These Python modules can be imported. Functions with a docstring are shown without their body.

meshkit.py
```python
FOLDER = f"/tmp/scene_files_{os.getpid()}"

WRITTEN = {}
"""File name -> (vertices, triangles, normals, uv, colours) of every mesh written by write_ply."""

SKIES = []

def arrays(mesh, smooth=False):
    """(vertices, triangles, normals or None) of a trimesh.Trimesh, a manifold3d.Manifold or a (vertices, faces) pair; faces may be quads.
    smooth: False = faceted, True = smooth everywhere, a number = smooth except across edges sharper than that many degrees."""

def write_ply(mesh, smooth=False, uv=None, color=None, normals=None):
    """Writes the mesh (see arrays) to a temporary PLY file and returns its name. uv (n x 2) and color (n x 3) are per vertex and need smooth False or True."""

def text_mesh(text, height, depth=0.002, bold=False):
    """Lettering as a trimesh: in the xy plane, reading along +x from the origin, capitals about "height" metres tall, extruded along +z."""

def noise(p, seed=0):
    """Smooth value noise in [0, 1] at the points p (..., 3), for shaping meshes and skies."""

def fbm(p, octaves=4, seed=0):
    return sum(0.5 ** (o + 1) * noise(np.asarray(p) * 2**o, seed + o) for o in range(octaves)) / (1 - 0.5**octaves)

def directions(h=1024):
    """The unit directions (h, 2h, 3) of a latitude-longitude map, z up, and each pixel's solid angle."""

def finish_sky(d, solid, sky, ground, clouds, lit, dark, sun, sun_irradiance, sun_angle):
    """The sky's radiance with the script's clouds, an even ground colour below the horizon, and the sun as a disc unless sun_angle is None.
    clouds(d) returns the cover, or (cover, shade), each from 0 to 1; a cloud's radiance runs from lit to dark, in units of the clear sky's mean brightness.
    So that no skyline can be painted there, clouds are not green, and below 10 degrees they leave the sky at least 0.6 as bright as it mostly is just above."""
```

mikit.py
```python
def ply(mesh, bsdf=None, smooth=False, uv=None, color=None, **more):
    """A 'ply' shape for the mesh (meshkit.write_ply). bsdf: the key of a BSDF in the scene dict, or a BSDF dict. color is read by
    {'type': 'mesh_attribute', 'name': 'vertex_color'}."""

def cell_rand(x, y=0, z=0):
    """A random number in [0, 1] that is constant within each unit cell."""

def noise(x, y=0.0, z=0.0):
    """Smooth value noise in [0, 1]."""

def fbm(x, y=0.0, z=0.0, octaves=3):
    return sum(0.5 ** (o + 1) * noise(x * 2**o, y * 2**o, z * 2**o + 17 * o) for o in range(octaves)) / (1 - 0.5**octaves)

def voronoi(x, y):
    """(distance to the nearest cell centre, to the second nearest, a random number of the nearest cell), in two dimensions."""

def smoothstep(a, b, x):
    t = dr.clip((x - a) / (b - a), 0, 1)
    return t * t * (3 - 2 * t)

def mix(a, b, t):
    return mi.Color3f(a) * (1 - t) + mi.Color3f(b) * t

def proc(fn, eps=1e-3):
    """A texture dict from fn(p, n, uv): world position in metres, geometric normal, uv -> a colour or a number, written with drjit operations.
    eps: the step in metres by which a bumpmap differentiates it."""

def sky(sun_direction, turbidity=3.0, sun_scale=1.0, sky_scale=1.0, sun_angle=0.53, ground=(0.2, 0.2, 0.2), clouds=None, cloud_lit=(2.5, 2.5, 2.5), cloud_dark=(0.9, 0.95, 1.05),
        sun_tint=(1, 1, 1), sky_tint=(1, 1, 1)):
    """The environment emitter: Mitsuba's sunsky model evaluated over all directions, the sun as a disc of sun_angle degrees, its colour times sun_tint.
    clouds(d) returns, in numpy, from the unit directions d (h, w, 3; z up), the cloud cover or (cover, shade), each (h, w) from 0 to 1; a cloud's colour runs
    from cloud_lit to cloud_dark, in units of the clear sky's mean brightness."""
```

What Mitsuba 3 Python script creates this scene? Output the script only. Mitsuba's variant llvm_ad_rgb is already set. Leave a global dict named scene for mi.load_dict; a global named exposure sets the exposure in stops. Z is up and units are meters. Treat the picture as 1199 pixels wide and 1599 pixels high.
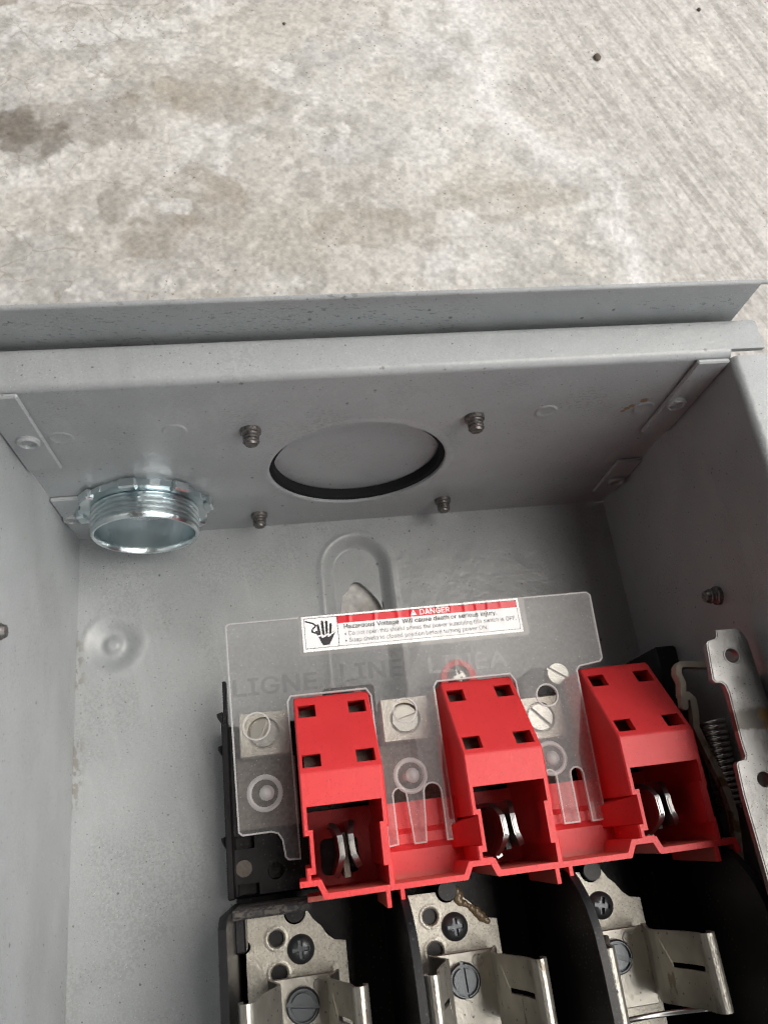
import math
import numpy as np
import trimesh
import manifold3d as m3
import shapely.geometry as sg
import shapely.ops as so
import shapely.affinity as sa
import drjit as dr
import mitsuba as mi
import mikit
import meshkit
from mikit import noise, fbm, smoothstep, mix, proc, voronoi, cell_rand

T = mi.ScalarTransform4f
RNG = np.random.default_rng(7)
scene = {"type": "scene"}
labels = {}

# ------------------------------------------------------------------ camera, light, exposure
# work units below are millimetres: x across the enclosure, y up along it, z out of it (up); metres in the scene
CAM = (0.07718542, -0.12045091, 0.29834062)
FWD = (0.13475198, 0.37731138, -0.91623034)
UP = (0.07170115, 0.9185269, 0.38880237)
from_cam = np.array(CAM) + np.array(FWD)
scene["camera"] = {
    "type": "thinlens", "fov": 52.11, "fov_axis": "x", "near_clip": 0.005, "far_clip": 200.0,
    "aperture_radius": 0.00045, "focus_distance": 0.275,
    "to_world": T().look_at(origin=list(CAM), target=from_cam.tolist(), up=list(UP)),
    "film": {"type": "hdrfilm", "width": 767, "height": 1024, "rfilter": {"type": "gaussian"}},
}
scene["sky"] = mikit.sky((0.50, 0.02, 0.865), turbidity=3, sun_scale=0.30, sun_angle=46, sun_tint=(0.88, 0.97, 1.14), clouds=lambda d: 1.0,
                         cloud_lit=(2.5, 2.5, 2.52))
exposure = 2.75


# ------------------------------------------------------------------ materials
def col(c):
    return {"type": "rgb", "value": list(c)}


def bsdf(name, d, two=True):
    scene[name] = {"type": "twosided", "b": d} if two else d


def principled(color, rough, metallic=0.0, spec=0.5, bump=None, bscale=1.0, eps=1e-4, **kw):
    d = {"type": "principled", "base_color": color if isinstance(color, dict) else col(color),
         "roughness": rough, "metallic": metallic, **({} if metallic else {"specular": spec}), **kw}
    if bump is not None:
        d = {"type": "bumpmap", "b": d, "t": proc(bump, eps), "scale": bscale}
    return d


def speck(p, scale, cut, soft=0.06):
    """round specks: a ball of random size in some of the cells of a tilted lattice"""
    q = [(0.76 * p.x + 0.41 * p.y - 0.50 * p.z) * scale * 0.6, (-0.31 * p.x + 0.91 * p.y + 0.27 * p.z) * scale * 0.6,
         (0.57 * p.x - 0.05 * p.y + 0.82 * p.z) * scale * 0.6]
    c = [dr.floor(v) for v in q]
    d = mi.Float(0)
    for k in range(3):
        d = d + dr.square(q[k] - c[k] - 0.3 - 0.4 * cell_rand(c[0] + 31 * k, c[1], c[2] + 7))
    r = 0.10 + 0.20 * cell_rand(c[0], c[1] + 57, c[2])
    on = dr.select(cell_rand(c[0] + 5, c[1] + 3, c[2] + 91) < (1.0 - cut) * 4.5, 1.0, 0.0)
    return on * (1 - smoothstep(0.55, 1.0, dr.sqrt(d) / r))


def blob(p, x, y, z, r, wob=0.5):
    d = dr.sqrt(dr.square(p.x - x) + dr.square(p.y - y) + dr.square(p.z - z)) / r
    return 1 - smoothstep(0.6, 1.0, d + wob * (fbm(p.x * 900, p.y * 900, p.z * 900) - 0.5))


def paint_color(p, n, uv):
    base = mix((0.266, 0.284, 0.290), (0.309, 0.327, 0.332), fbm(p.x * 60, p.y * 60, p.z * 60))
    grain = noise(p.x * 2600, p.y * 2600, p.z * 2600)
    base = base * (0.93 + 0.14 * grain)
    dark = speck(p, 2600, 0.88) * smoothstep(0.35, 0.62, fbm(p.x * 120, p.y * 120 + 9, p.z * 120)) * 0.6
    dark = dr.maximum(dark, speck(p, 1300, 0.965) * 0.75)
    dark = dr.maximum(dark, speck(p + mi.Vector3f(0.05, 0.35, 0.15), 620, 0.992) * 0.8)
    base = mix(base, (0.10, 0.10, 0.098), dark)
    pale = speck(p + mi.Vector3f(0.3, 0.1, 0.7), 2200, 0.93)
    base = mix(base, (0.45, 0.47, 0.47), pale * 0.6)
    wear = smoothstep(0.50, 0.70, fbm(p.x * 14 + 2, p.y * 14, p.z * 14, 4))
    base = base * (1.0 - 0.13 * wear)
    rub = smoothstep(0.60, 0.68, fbm(p.x * 330 + p.y * 60, p.y * 30, p.z * 90, 3)) * smoothstep(0.48, 0.62, fbm(p.x * 22, p.y * 22 + 3, p.z * 22))
    base = mix(base, (0.40, 0.42, 0.42), rub * 0.10)
    # grime collected along the fold between left wall and back sheet
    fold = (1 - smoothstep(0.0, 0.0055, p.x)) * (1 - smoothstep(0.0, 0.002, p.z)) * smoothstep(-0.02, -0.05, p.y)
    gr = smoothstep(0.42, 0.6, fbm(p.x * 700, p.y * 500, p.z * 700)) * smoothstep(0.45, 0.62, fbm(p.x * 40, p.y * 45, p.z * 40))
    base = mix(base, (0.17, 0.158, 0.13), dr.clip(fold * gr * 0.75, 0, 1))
    smudge = smoothstep(0.56, 0.68, fbm(p.x * 60 + 3, p.y * 60, p.z * 60)) * smoothstep(0.42, 0.7, noise(p.x * 1500, p.y * 1500, p.z * 1500))
    base = mix(base, (0.17, 0.175, 0.17), smudge * 0.22)
    # rust marks by the right-hand corner tab, and scuffs on the end wall
    ru = dr.maximum(blob(p, 0.1985, 0.0, 0.0855, 0.0016), blob(p, 0.1955, 0.0, 0.0822, 0.0014))
    ru = dr.maximum(ru, blob(p, 0.1945, 0.0, 0.0807, 0.0013))
    ru = dr.maximum(ru, blob(p, 0.1936, 0.0, 0.0790, 0.0010))
    base = mix(base, (0.20, 0.105, 0.03), ru * 0.75)
    sc = dr.maximum(blob(p, 0.094, 0.0, 0.083, 0.009, 1.0), blob(p, 0.178, 0.0, 0.089, 0.008, 1.1))
    base = mix(base, (0.14, 0.14, 0.135), sc * smoothstep(0.5, 0.75, noise(p.x * 1300, p.y * 1300, p.z * 1300)) * 0.3)
    return base


def paint_bump(p, n, uv):
    return noise(p.x * 1100, p.y * 1100, p.z * 1100) * 0.00007 + fbm(p.x * 90, p.y * 90, p.z * 90) * 0.0004


def lip_shaded_color(p, n, uv):
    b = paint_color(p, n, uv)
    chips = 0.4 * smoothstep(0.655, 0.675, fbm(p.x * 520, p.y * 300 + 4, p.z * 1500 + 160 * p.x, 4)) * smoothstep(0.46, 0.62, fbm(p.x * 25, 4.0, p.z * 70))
    return mix(b * 0.95, (0.05, 0.055, 0.06), chips)  # same grey paint, darkened a little for shade on the lip; chips are wear


def red_color(p, n, uv):
    b = mix((0.58, 0.024, 0.028), (0.65, 0.037, 0.040), fbm(p.x * 90, p.y * 90, p.z * 90))
    b = mix(b, (0.16, 0.03, 0.03), speck(p, 2300, 0.83) * 0.6)
    b = mix(b, (0.72, 0.15, 0.14), speck(p + mi.Vector3f(0.2, 0.5, 0.1), 2800, 0.86) * 0.35)
    # settled brown dust low on the tray and behind the front rim
    dust = smoothstep(-0.1305, -0.1345, p.y) * (1 - smoothstep(0.0585, 0.0595, p.z)) * smoothstep(0.030, 0.038, p.z)
    b = mix(b, (0.30, 0.14, 0.10), dust * (0.35 + 0.65 * noise(p.x * 1500, p.y * 1500, p.z * 1500)) * 0.8)
    return b


def red_bump(p, n, uv):
    return noise(p.x * 2100, p.y * 2100, p.z * 2100) * 0.00004


def black_color(p, n, uv):
    d = speck(p, 1200, 0.75, 0.12) * smoothstep(0.4, 0.6, fbm(p.x * 70, p.y * 70, p.z * 70))
    b = mix((0.004, 0.0043, 0.0055), (0.008, 0.008, 0.0095), fbm(p.x * 200, p.y * 200, p.z * 200))
    return mix(b, (0.075, 0.068, 0.06), d * 0.5)


def dusty_color(p, n, uv):
    d = smoothstep(0.4, 0.65, noise(p.x * 1400, p.y * 1400, p.z * 1400)) * smoothstep(0.25, 0.55, fbm(p.x * 160, p.y * 160, p.z * 160))
    return mix((0.02, 0.02, 0.022), (0.11, 0.098, 0.08), d * 0.6)


def tin_color(p, n, uv):
    g = noise(p.x * 2300, p.y * 2300, p.z * 2300)
    b = mix((0.34, 0.325, 0.28), (0.60, 0.58, 0.51), g)
    b = mix(b, (0.30, 0.27, 0.215), smoothstep(0.52, 0.75, fbm(p.x * 110, p.y * 110, p.z * 110)) * 0.45)
    b = mix(b, (0.10, 0.09, 0.08), speck(p, 2200, 0.85) * 0.7)
    return b


def tin_bump(p, n, uv):
    return noise(p.x * 2300, p.y * 2300, p.z * 2300) * 0.00007 + fbm(p.x * 300, p.y * 300, p.z * 300) * 0.0001


def bar_color(p, n, uv):
    g = noise(p.x * 2000, p.y * 2000, p.z * 2000)
    b = mix((0.12, 0.105, 0.09), (0.20, 0.18, 0.155), g)
    return mix(b, (0.09, 0.08, 0.07), smoothstep(0.45, 0.7, fbm(p.x * 150, p.y * 150, p.z * 150)) * 0.5)


def clip_color(p, n, uv):
    b = mix((0.31, 0.30, 0.265), (0.47, 0.455, 0.41), fbm(p.x * 240, p.y * 240, p.z * 240))
    b = mix(b, (0.16, 0.135, 0.10), smoothstep(0.66, 0.76, fbm(p.x * 420, p.y * 160, p.z * 300)) * 0.8)
    return mix(b, (0.10, 0.09, 0.08), speck(p, 1000, 0.9, 0.04) * 0.7)


def zinc_arm_color(p, n, uv):
    b = mix((0.27, 0.272, 0.268), (0.36, 0.362, 0.355), fbm(p.x * 130, p.y * 130, p.z * 130, 4))
    sp = dr.maximum(speck(p, 1700, 0.86), speck(p + mi.Vector3f(0.1, 0.2, 0.3), 2600, 0.90))
    b = mix(b, (0.19, 0.19, 0.185), smoothstep(0.45, 0.75, fbm(p.x * 420, p.y * 260, p.z * 300, 5)) * 0.6)
    b = mix(b, (0.06, 0.06, 0.06), sp * 0.8 * smoothstep(0.3, 0.5, fbm(p.x * 140, p.y * 140 + 7, p.z * 140)))
    yb = p.y + 0.0016 * (fbm(p.x * 700, p.y * 700) - 0.5)
    band = smoothstep(-0.1058, -0.1050, yb) * (1 - smoothstep(-0.1006, -0.0990, yb))
    b = mix(b, (0.10, 0.095, 0.085), band * 0.85)
    b = mix(b, (0.33, 0.20, 0.06), band * smoothstep(0.2085, 0.2110, p.x + 0.004 * (fbm(p.x * 500, p.y * 500) - 0.5)) * 0.8)
    return b


def rusty_color(p, n, uv):
    b = mix((0.34, 0.32, 0.26), (0.55, 0.52, 0.43), fbm(p.x * 260, p.y * 260, p.z * 260))
    r = smoothstep(0.48, 0.62, fbm(p.x * 330, p.y * 330, p.z * 330)) * smoothstep(-0.100, -0.110, p.y)
    return mix(b, (0.20, 0.10, 0.035), r * 0.85)


def zinc_color(p, n, uv):
    b = mix((0.60, 0.68, 0.70), (0.76, 0.82, 0.83), fbm(p.x * 150, p.y * 150, p.z * 150))
    return mix(b, (0.42, 0.52, 0.58), smoothstep(0.5, 0.75, fbm(p.x * 90 + 5, p.y * 90, p.z * 90)) * 0.6)


def zinc_bump(p, n, uv):
    return fbm(p.x * 700, p.y * 700, p.z * 700) * 0.00012


def jaw_color(p, n, uv):
    b = mix((0.20, 0.195, 0.19), (0.42, 0.41, 0.40), fbm(p.x * 350, p.y * 350, p.z * 350))
    return mix(b, (0.16, 0.15, 0.14), speck(p, 1700, 0.88) * 0.8)


def steel_color(p, n, uv):
    return mix((0.075, 0.072, 0.07), (0.24, 0.23, 0.22), noise(p.x * 1700, p.y * 1700, p.z * 1700))


def concrete_color(p, n, uv):
    x, y = p.x, p.y
    wx = x + 0.012 * (fbm(x * 30, y * 30, 0.3) - 0.5)
    wy = y + 0.012 * (fbm(x * 30 + 7, y * 30, 0.6) - 0.5)
    big = fbm(wx * 9 + 3.1, wy * 11 + 1.7, 0.0, 4)
    mid = fbm(wx * 48 + 11, wy * 48, 2.0, 5)
    fine = fbm(x * 520, y * 520, 5.0, 3)
    grit = fbm(wx * 150 + 4, wy * 150, 3.0, 4)
    t = 0.26 * big + 0.38 * mid + 0.36 * grit
    b = mix((0.43, 0.42, 0.393), (0.60, 0.59, 0.56), smoothstep(0.36, 0.62, t))
    b = mix(b, (0.46, 0.46, 0.455), smoothstep(0.48, 0.66, 0.7 * fbm(wx * 21 + 70, wy * 21, 9.0, 4) + 0.3 * grit) * 0.5)
    b = mix(b, (0.60, 0.57, 0.50), smoothstep(0.48, 0.68, 0.65 * fbm(wx * 26 + 17, wy * 26 + 5, 7.0, 4) + 0.35 * grit) * 0.35)
    # pale laitance flakes and faint tan water stains
    b = mix(b, (0.70, 0.695, 0.675), smoothstep(0.52, 0.63, 0.6 * fbm(wx * 40 + 40, wy * 40, 1.0, 5) + 0.4 * grit) * 0.5)
    tn = fbm(wx * 13 + 21.3, wy * 15 + 5.2, 3.0, 5)
    b = mix(b, (0.40, 0.37, 0.315), smoothstep(0.54, 0.60, tn) * 0.26)
    u = x * 0.949 + y * 0.314
    v = -x * 0.314 + y * 0.949
    wob = 0.05 * (fbm(v * 12, 3.0) - 0.5) + 0.02 * (fbm(v * 60, u * 40, 2.0) - 0.5)
    lane = smoothstep(-0.030, 0.045, u - 0.300 + wob)
    ub = u + 0.004 * (fbm(u * 25, v * 9) - 0.5)
    st = fbm(ub * 520, v * 30, 4.0, 3)
    st2 = fbm(ub * 150 + 7, v * 11, 8.0, 4)
    brushed = mix((0.42, 0.405, 0.38), (0.575, 0.56, 0.535), smoothstep(0.36, 0.64, 0.50 * st + 0.28 * st2 + 0.22 * grit))
    b = mix(b, brushed, lane * 0.85)
    edge = dr.exp(-dr.square((u - 0.288 + wob) / 0.010)) * smoothstep(0.36, 0.6, fbm(v * 40, u * 60, 1.0, 4))
    b = mix(b, (0.74, 0.735, 0.72), edge * 0.75)
    edge2 = dr.exp(-dr.square((u - 0.430 + wob) / 0.012)) * smoothstep(0.42, 0.62, fbm(v * 36 + 4, u * 60, 2.0, 4))
    b = mix(b, (0.68, 0.66, 0.62), edge2 * 0.6)
    wj = fbm(x * 60, y * 60, 6.0, 5) - 0.5

    def stain(cx, cy, rx, ry):
        d = dr.sqrt(dr.square((x - cx) / rx) + dr.square((y - cy) / ry))
        return (1 - smoothstep(0.72, 1.0, d + 1.5 * wj)) * (0.55 + 0.45 * smoothstep(0.35, 0.6, mid))
    b = mix(b, (0.13, 0.115, 0.095), stain(-0.039, 0.231, 0.014, 0.015) * 0.9)
    b = mix(b, (0.16, 0.145, 0.125), stain(-0.024, 0.217, 0.018, 0.012) * 0.85)
    b = mix(b, (0.25, 0.225, 0.19), stain(-0.008, 0.235, 0.045, 0.018) * 0.5)
    b = mix(b, (0.30, 0.262, 0.21), stain(0.028, 0.160, 0.018, 0.020) * 0.75)
    b = mix(b, (0.33, 0.29, 0.235), stain(0.052, 0.178, 0.020, 0.022) * 0.65)
    b = mix(b, (0.26, 0.24, 0.21), stain(0.012, 0.178, 0.010, 0.014) * 0.6)
    b = mix(b, (0.34, 0.305, 0.245), stain(0.058, 0.252, 0.040, 0.014) * 0.65)
    b = mix(b, (0.28, 0.25, 0.20), stain(-0.060, 0.325, 0.022, 0.012) * 0.7)
    b = mix(b, (0.35, 0.315, 0.26), stain(0.135, 0.160, 0.035, 0.012) * 0.6)
    b = mix(b, (0.35, 0.32, 0.265), stain(0.205, 0.176, 0.045, 0.012) * 0.5)
    b = mix(b, (0.72, 0.72, 0.71), stain(0.040, 0.176, 0.006, 0.006) * 0.9)
    f1, f2, _ = voronoi(wx * 42 + 1.6 * mid, wy * 42 + 1.6 * big)
    crack = (1 - smoothstep(0.0, 0.06, f2 - f1)) * (1 - smoothstep(0.0, 0.10, x)) * smoothstep(0.42, 0.55, fbm(x * 50, y * 50, 8.0))
    b = mix(b, (0.27, 0.24, 0.20), crack * 0.45)
    pits = speck(p, 620, 0.93) * smoothstep(0.44, 0.6, fbm(x * 26 + 8, y * 26))
    b = mix(b, (0.20, 0.18, 0.155), pits * 0.8)
    return b * (0.72 + 0.56 * fine) * 0.79


def concrete_bump(p, n, uv):
    u = p.x * 0.949 + p.y * 0.314
    v = -p.x * 0.314 + p.y * 0.949
    lane = smoothstep(-0.012, 0.04, u - 0.292)
    return fbm(p.x * 260, p.y * 260, 0.0, 4) * 0.0008 + lane * fbm(u * 520, v * 30, 1.0, 2) * 0.00025


def dust_amount(p, n, uv):
    f = fbm(p.x * 45, p.y * 45, 1.0)
    return 0.07 + 0.10 * f + 0.06 * noise(p.x * 1500, p.y * 1500) + 0.22 * speck(p, 2000, 0.93)


def pebble_color(p, n, uv):
    return mix((0.05, 0.04, 0.03), (0.13, 0.10, 0.075), fbm(p.x * 500, p.y * 500, p.z * 500))


bsdf("grey_paint", principled(proc(paint_color), 0.36, spec=0.65, bump=paint_bump))
bsdf("lip_shaded_paint", principled(proc(lip_shaded_color), 0.42, bump=paint_bump))
bsdf("red_plastic", principled(proc(red_color), 0.46, bump=red_bump))
bsdf("black_plastic", principled(proc(black_color), 0.38, spec=0.35))
bsdf("dusty_black", principled(proc(dusty_color), 0.8))
bsdf("tin", principled(proc(tin_color), 0.46, metallic=0.75, bump=tin_bump))
bsdf("bar_metal", principled(proc(bar_color), 0.7))
bsdf("clip_metal", principled(proc(clip_color), 0.40, metallic=0.85, bump=tin_bump))
bsdf("arm_metal", principled(proc(zinc_arm_color), 0.42, metallic=0.8))
bsdf("rusty_metal", principled(proc(rusty_color), 0.5, metallic=0.6))
bsdf("zinc", principled(proc(zinc_color), 0.24, metallic=1.0, bump=zinc_bump))
bsdf("stud_steel", principled(proc(steel_color), 0.42, metallic=0.8))
bsdf("jaw_silver", principled(proc(jaw_color), 0.30, metallic=1.0))
bsdf("dark_screw", principled((0.115, 0.125, 0.135), 0.36, metallic=0.75))
bsdf("bright_screw", principled((0.40, 0.39, 0.355), 0.36, metallic=0.9))
bsdf("spring_steel", principled((0.60, 0.59, 0.57), 0.25, metallic=1.0))
bsdf("foam", principled((0.010, 0.011, 0.012), 0.9, spec=0.2))
bsdf("concrete", principled(proc(concrete_color), 0.85, spec=0.3, bump=concrete_bump, eps=3e-4))
bsdf("pebble_stone", principled(proc(pebble_color), 0.8))
bsdf("white_vinyl", principled((0.78, 0.785, 0.79), 0.28))
bsdf("red_ink", principled((0.60, 0.02, 0.03), 0.28))
bsdf("black_ink", principled((0.015, 0.015, 0.016), 0.35))
bsdf("added_wall_stucco", principled((0.085, 0.075, 0.07), 0.9))
bsdf("added_roof_wood", principled((0.075, 0.068, 0.06), 0.9))
clear = {"type": "thindielectric", "int_ior": 1.5}
film = {"type": "twosided", "b": {"type": "principled", "base_color": col((0.46, 0.46, 0.46)), "roughness": 0.22, "specular": 0.6}}
scene["clear_sheet"] = {"type": "blendbsdf", "weight": proc(dust_amount), "a": clear, "b": film}
scene["clear_edge"] = {"type": "blendbsdf", "weight": 0.34, "a": clear,
                       "b": {"type": "twosided", "b": {"type": "principled", "base_color": col((0.72, 0.72, 0.72)), "roughness": 0.3}}}
scene["clear_emboss"] = {"type": "blendbsdf", "weight": 0.15, "a": clear,
                         "b": {"type": "twosided", "b": {"type": "principled", "base_color": col((0.13, 0.135, 0.14)), "roughness": 0.4}}}
scene["clear_film"] = {"type": "blendbsdf", "weight": 0.18, "a": clear,
                       "b": {"type": "twosided", "b": {"type": "principled", "base_color": col((0.50, 0.48, 0.44)), "roughness": 0.4}}}


# ------------------------------------------------------------------ helpers
def free(key):
    if key not in scene:
        return key
    k = 1
    while f"{key}_{k:03d}" in scene:
        k += 1
    return f"{key}_{k:03d}"


def lab(key, label, category=None, group=None, kind=None):
    d = {"label": label}
    if category: d["category"] = category
    if group: d["group"] = group
    if kind: d["kind"] = kind
    labels[key] = d


def arrays(mesh):
    if hasattr(mesh, "to_mesh"):
        m = mesh.to_mesh()
        return np.array(m.vert_properties[:, :3], float), np.array(m.tri_verts)
    return np.array(mesh.vertices, float), np.array(mesh.faces)


def put(parent, name, mesh, mat, smooth=False):
    """one entry of the scene, its mesh given in millimetres"""
    key = free(f"{parent}__{name}" if parent else name)
    v, f = arrays(mesh)
    scene[key] = mikit.ply(trimesh.Trimesh(v * 0.001, f, process=False), mat, smooth=smooth)
    return key


def cat(*ms):
    return trimesh.util.concatenate([trimesh.Trimesh(*arrays(m), process=False) for m in ms])


def rbox(x0, x1, y0, y1, z0, z1, r=0.3):
    """a box with chamfered edges"""
    r = min(r, (x1 - x0) / 2.01, (y1 - y0) / 2.01, (z1 - z0) / 2.01)
    pts = []
    for x, sx in ((x0, 1), (x1, -1)):
        for y, sy in ((y0, 1), (y1, -1)):
            for z, sz in ((z0, 1), (z1, -1)):
                pts += [(x + sx * r, y + sy * r, z), (x + sx * r, y, z + sz * r), (x, y + sy * r, z + sz * r)]
    return m3.Manifold.hull_points(np.array(pts, np.float32))


def cross(poly):
    poly = sg.polygon.orient(poly)
    rings = [np.array(poly.exterior.coords)[:-1]] + [np.array(i.coords)[:-1] for i in poly.interiors]
    return m3.CrossSection([r for r in rings], m3.FillRule.EvenOdd)


def prism(poly, z0, z1):
    """shapely polygon in (x, y) extruded in z, as a manifold"""
    if not isinstance(poly, sg.Polygon) and not hasattr(poly, "geoms"):
        poly = sg.Polygon(poly)
    out = m3.Manifold()
    for g in getattr(poly, "geoms", [poly]):
        out = out + m3.Manifold.extrude(cross(g), z1 - z0).translate([0, 0, z0])
    return out


def prism_x(yz, x0, x1):
    """polygon given as (y, z), extruded along x"""
    m = prism(yz, 0, x1 - x0)
    return m.transform(np.array([[0, 0, 1, x0], [1, 0, 0, 0], [0, 1, 0, 0]], np.float32))


def prism_y(xz, y0, y1):
    """polygon given as (x, z), extruded along y"""
    m = prism(xz, 0, y1 - y0)
    return m.transform(np.array([[1, 0, 0, 0], [0, 0, -1, y1], [0, 1, 0, 0]], np.float32))


def cyl(r, z0, z1, x=0, y=0, n=40, r2=None):
    return m3.Manifold.cylinder(z1 - z0, r, r if r2 is None else r2, n).translate([x, y, z0])


def lathe(profile, n=64):
    """revolved about z, profile (r, z)"""
    return trimesh.creation.revolve(np.array(profile, float), sections=n)


def move(mesh, M):
    m = trimesh.Trimesh(*arrays(mesh), process=False)
    m.apply_transform(M)
    return m


def axis_to(d, at):
    M = trimesh.geometry.align_vectors([0, 0, 1], np.array(d, float))
    M[:3, 3] = at
    return M


def tube(path, r, n=10, closed=False):
    P = np.array(path, float)
    t = np.gradient(P, axis=0)
    t /= np.linalg.norm(t, axis=1, keepdims=True)
    a = np.cross(t, [0.13, 0.21, 0.97])
    a /= np.linalg.norm(a, axis=1, keepdims=True)
    b = np.cross(t, a)
    ph = np.linspace(0, 2 * np.pi, n, endpoint=False)
    V = (P[:, None] + r * (np.cos(ph)[None, :, None] * a[:, None] + np.sin(ph)[None, :, None] * b[:, None])).reshape(-1, 3)
    F = []
    for i in range(len(P) - 1):
        for k in range(n):
            q = [i * n + k, i * n + (k + 1) % n, (i + 1) * n + (k + 1) % n, (i + 1) * n + k]
            F += [[q[0], q[2], q[1]], [q[0], q[3], q[2]]]
    V = np.vstack([V, P[0], P[-1]])
    for k in range(n):
        F.append([len(V) - 2, k, (k + 1) % n])
        F.append([len(V) - 1, (len(P) - 1) * n + (k + 1) % n, (len(P) - 1) * n + k])
    return trimesh.Trimesh(V, F, process=False)


def arc(cx, cy, r, a0, a1, n=10):
    a = np.radians(np.linspace(a0, a1, n))
    return [(cx + r * math.cos(t), cy + r * math.sin(t)) for t in a]


def strip(path, w, cap="flat"):
    return sg.LineString(path).buffer(w / 2, cap_style=cap, join_style="round", quad_segs=6)


# ------------------------------------------------------------------ the setting
GZ = -7.0
g = 9000.0
put(None, "concrete_ground", trimesh.Trimesh([(-g, -g, GZ), (g, -g, GZ), (g, g, GZ), (-g, g, GZ)], [[0, 1, 2], [0, 2, 3]]), "concrete")
lab("concrete_ground", "stained pale concrete slab, blotchy on the left and brushed on the right", "concrete floor", kind="structure")
# added roof and walls, out of frame, shaped to keep the light to one side
put("added_porch", "roof", rbox(-900, 480, -2600, 1300, 2450, 2600, 20), "added_roof_wood")
put("added_porch", "wall", rbox(-1100, -900, -2600, 9000, GZ, 8200, 5), "added_wall_stucco")
put("added_porch", "end_wall", rbox(-1100, 300, -2800, -2600, GZ, 2600, 5), "added_wall_stucco")
lab("added_porch", "added roof and house walls out of view, blocking light from the left", "added_porch")


def pebble(x, y, r, name, label, seed):
    m = trimesh.creation.icosphere(subdivisions=3, radius=1.0)
    d = meshkit.fbm(m.vertices * 1.3 + seed, 3, seed=seed)
    v = m.vertices * (0.7 + 0.6 * d[:, None]) * np.array([r, r * 1.25, r * 0.7])
    m.vertices = v + [x, y, GZ + r * 0.5]
    k = put(None, name, m, "pebble_stone", smooth=True)
    lab(k, label, "pebble")


pebble(281, 282, 2.0, "pebble", "dark brown pebble on the brushed concrete, largest of the three", 1)
pebble(101, 308, 0.8, "pebble", "small dark grit on the concrete, leftmost of the three pebbles", 2)
pebble(357, 325, 1.1, "pebble", "small dark pebble on the concrete at the top edge of the photo", 3)

# ------------------------------------------------------------------ enclosure
E = "steel_enclosure"
lab(E, "open grey painted steel enclosure lying on its back on the concrete", "electrical box")
W, YB, TH, H, R = 216.0, -430.0, 1.6, 110.0, 2.5

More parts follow.
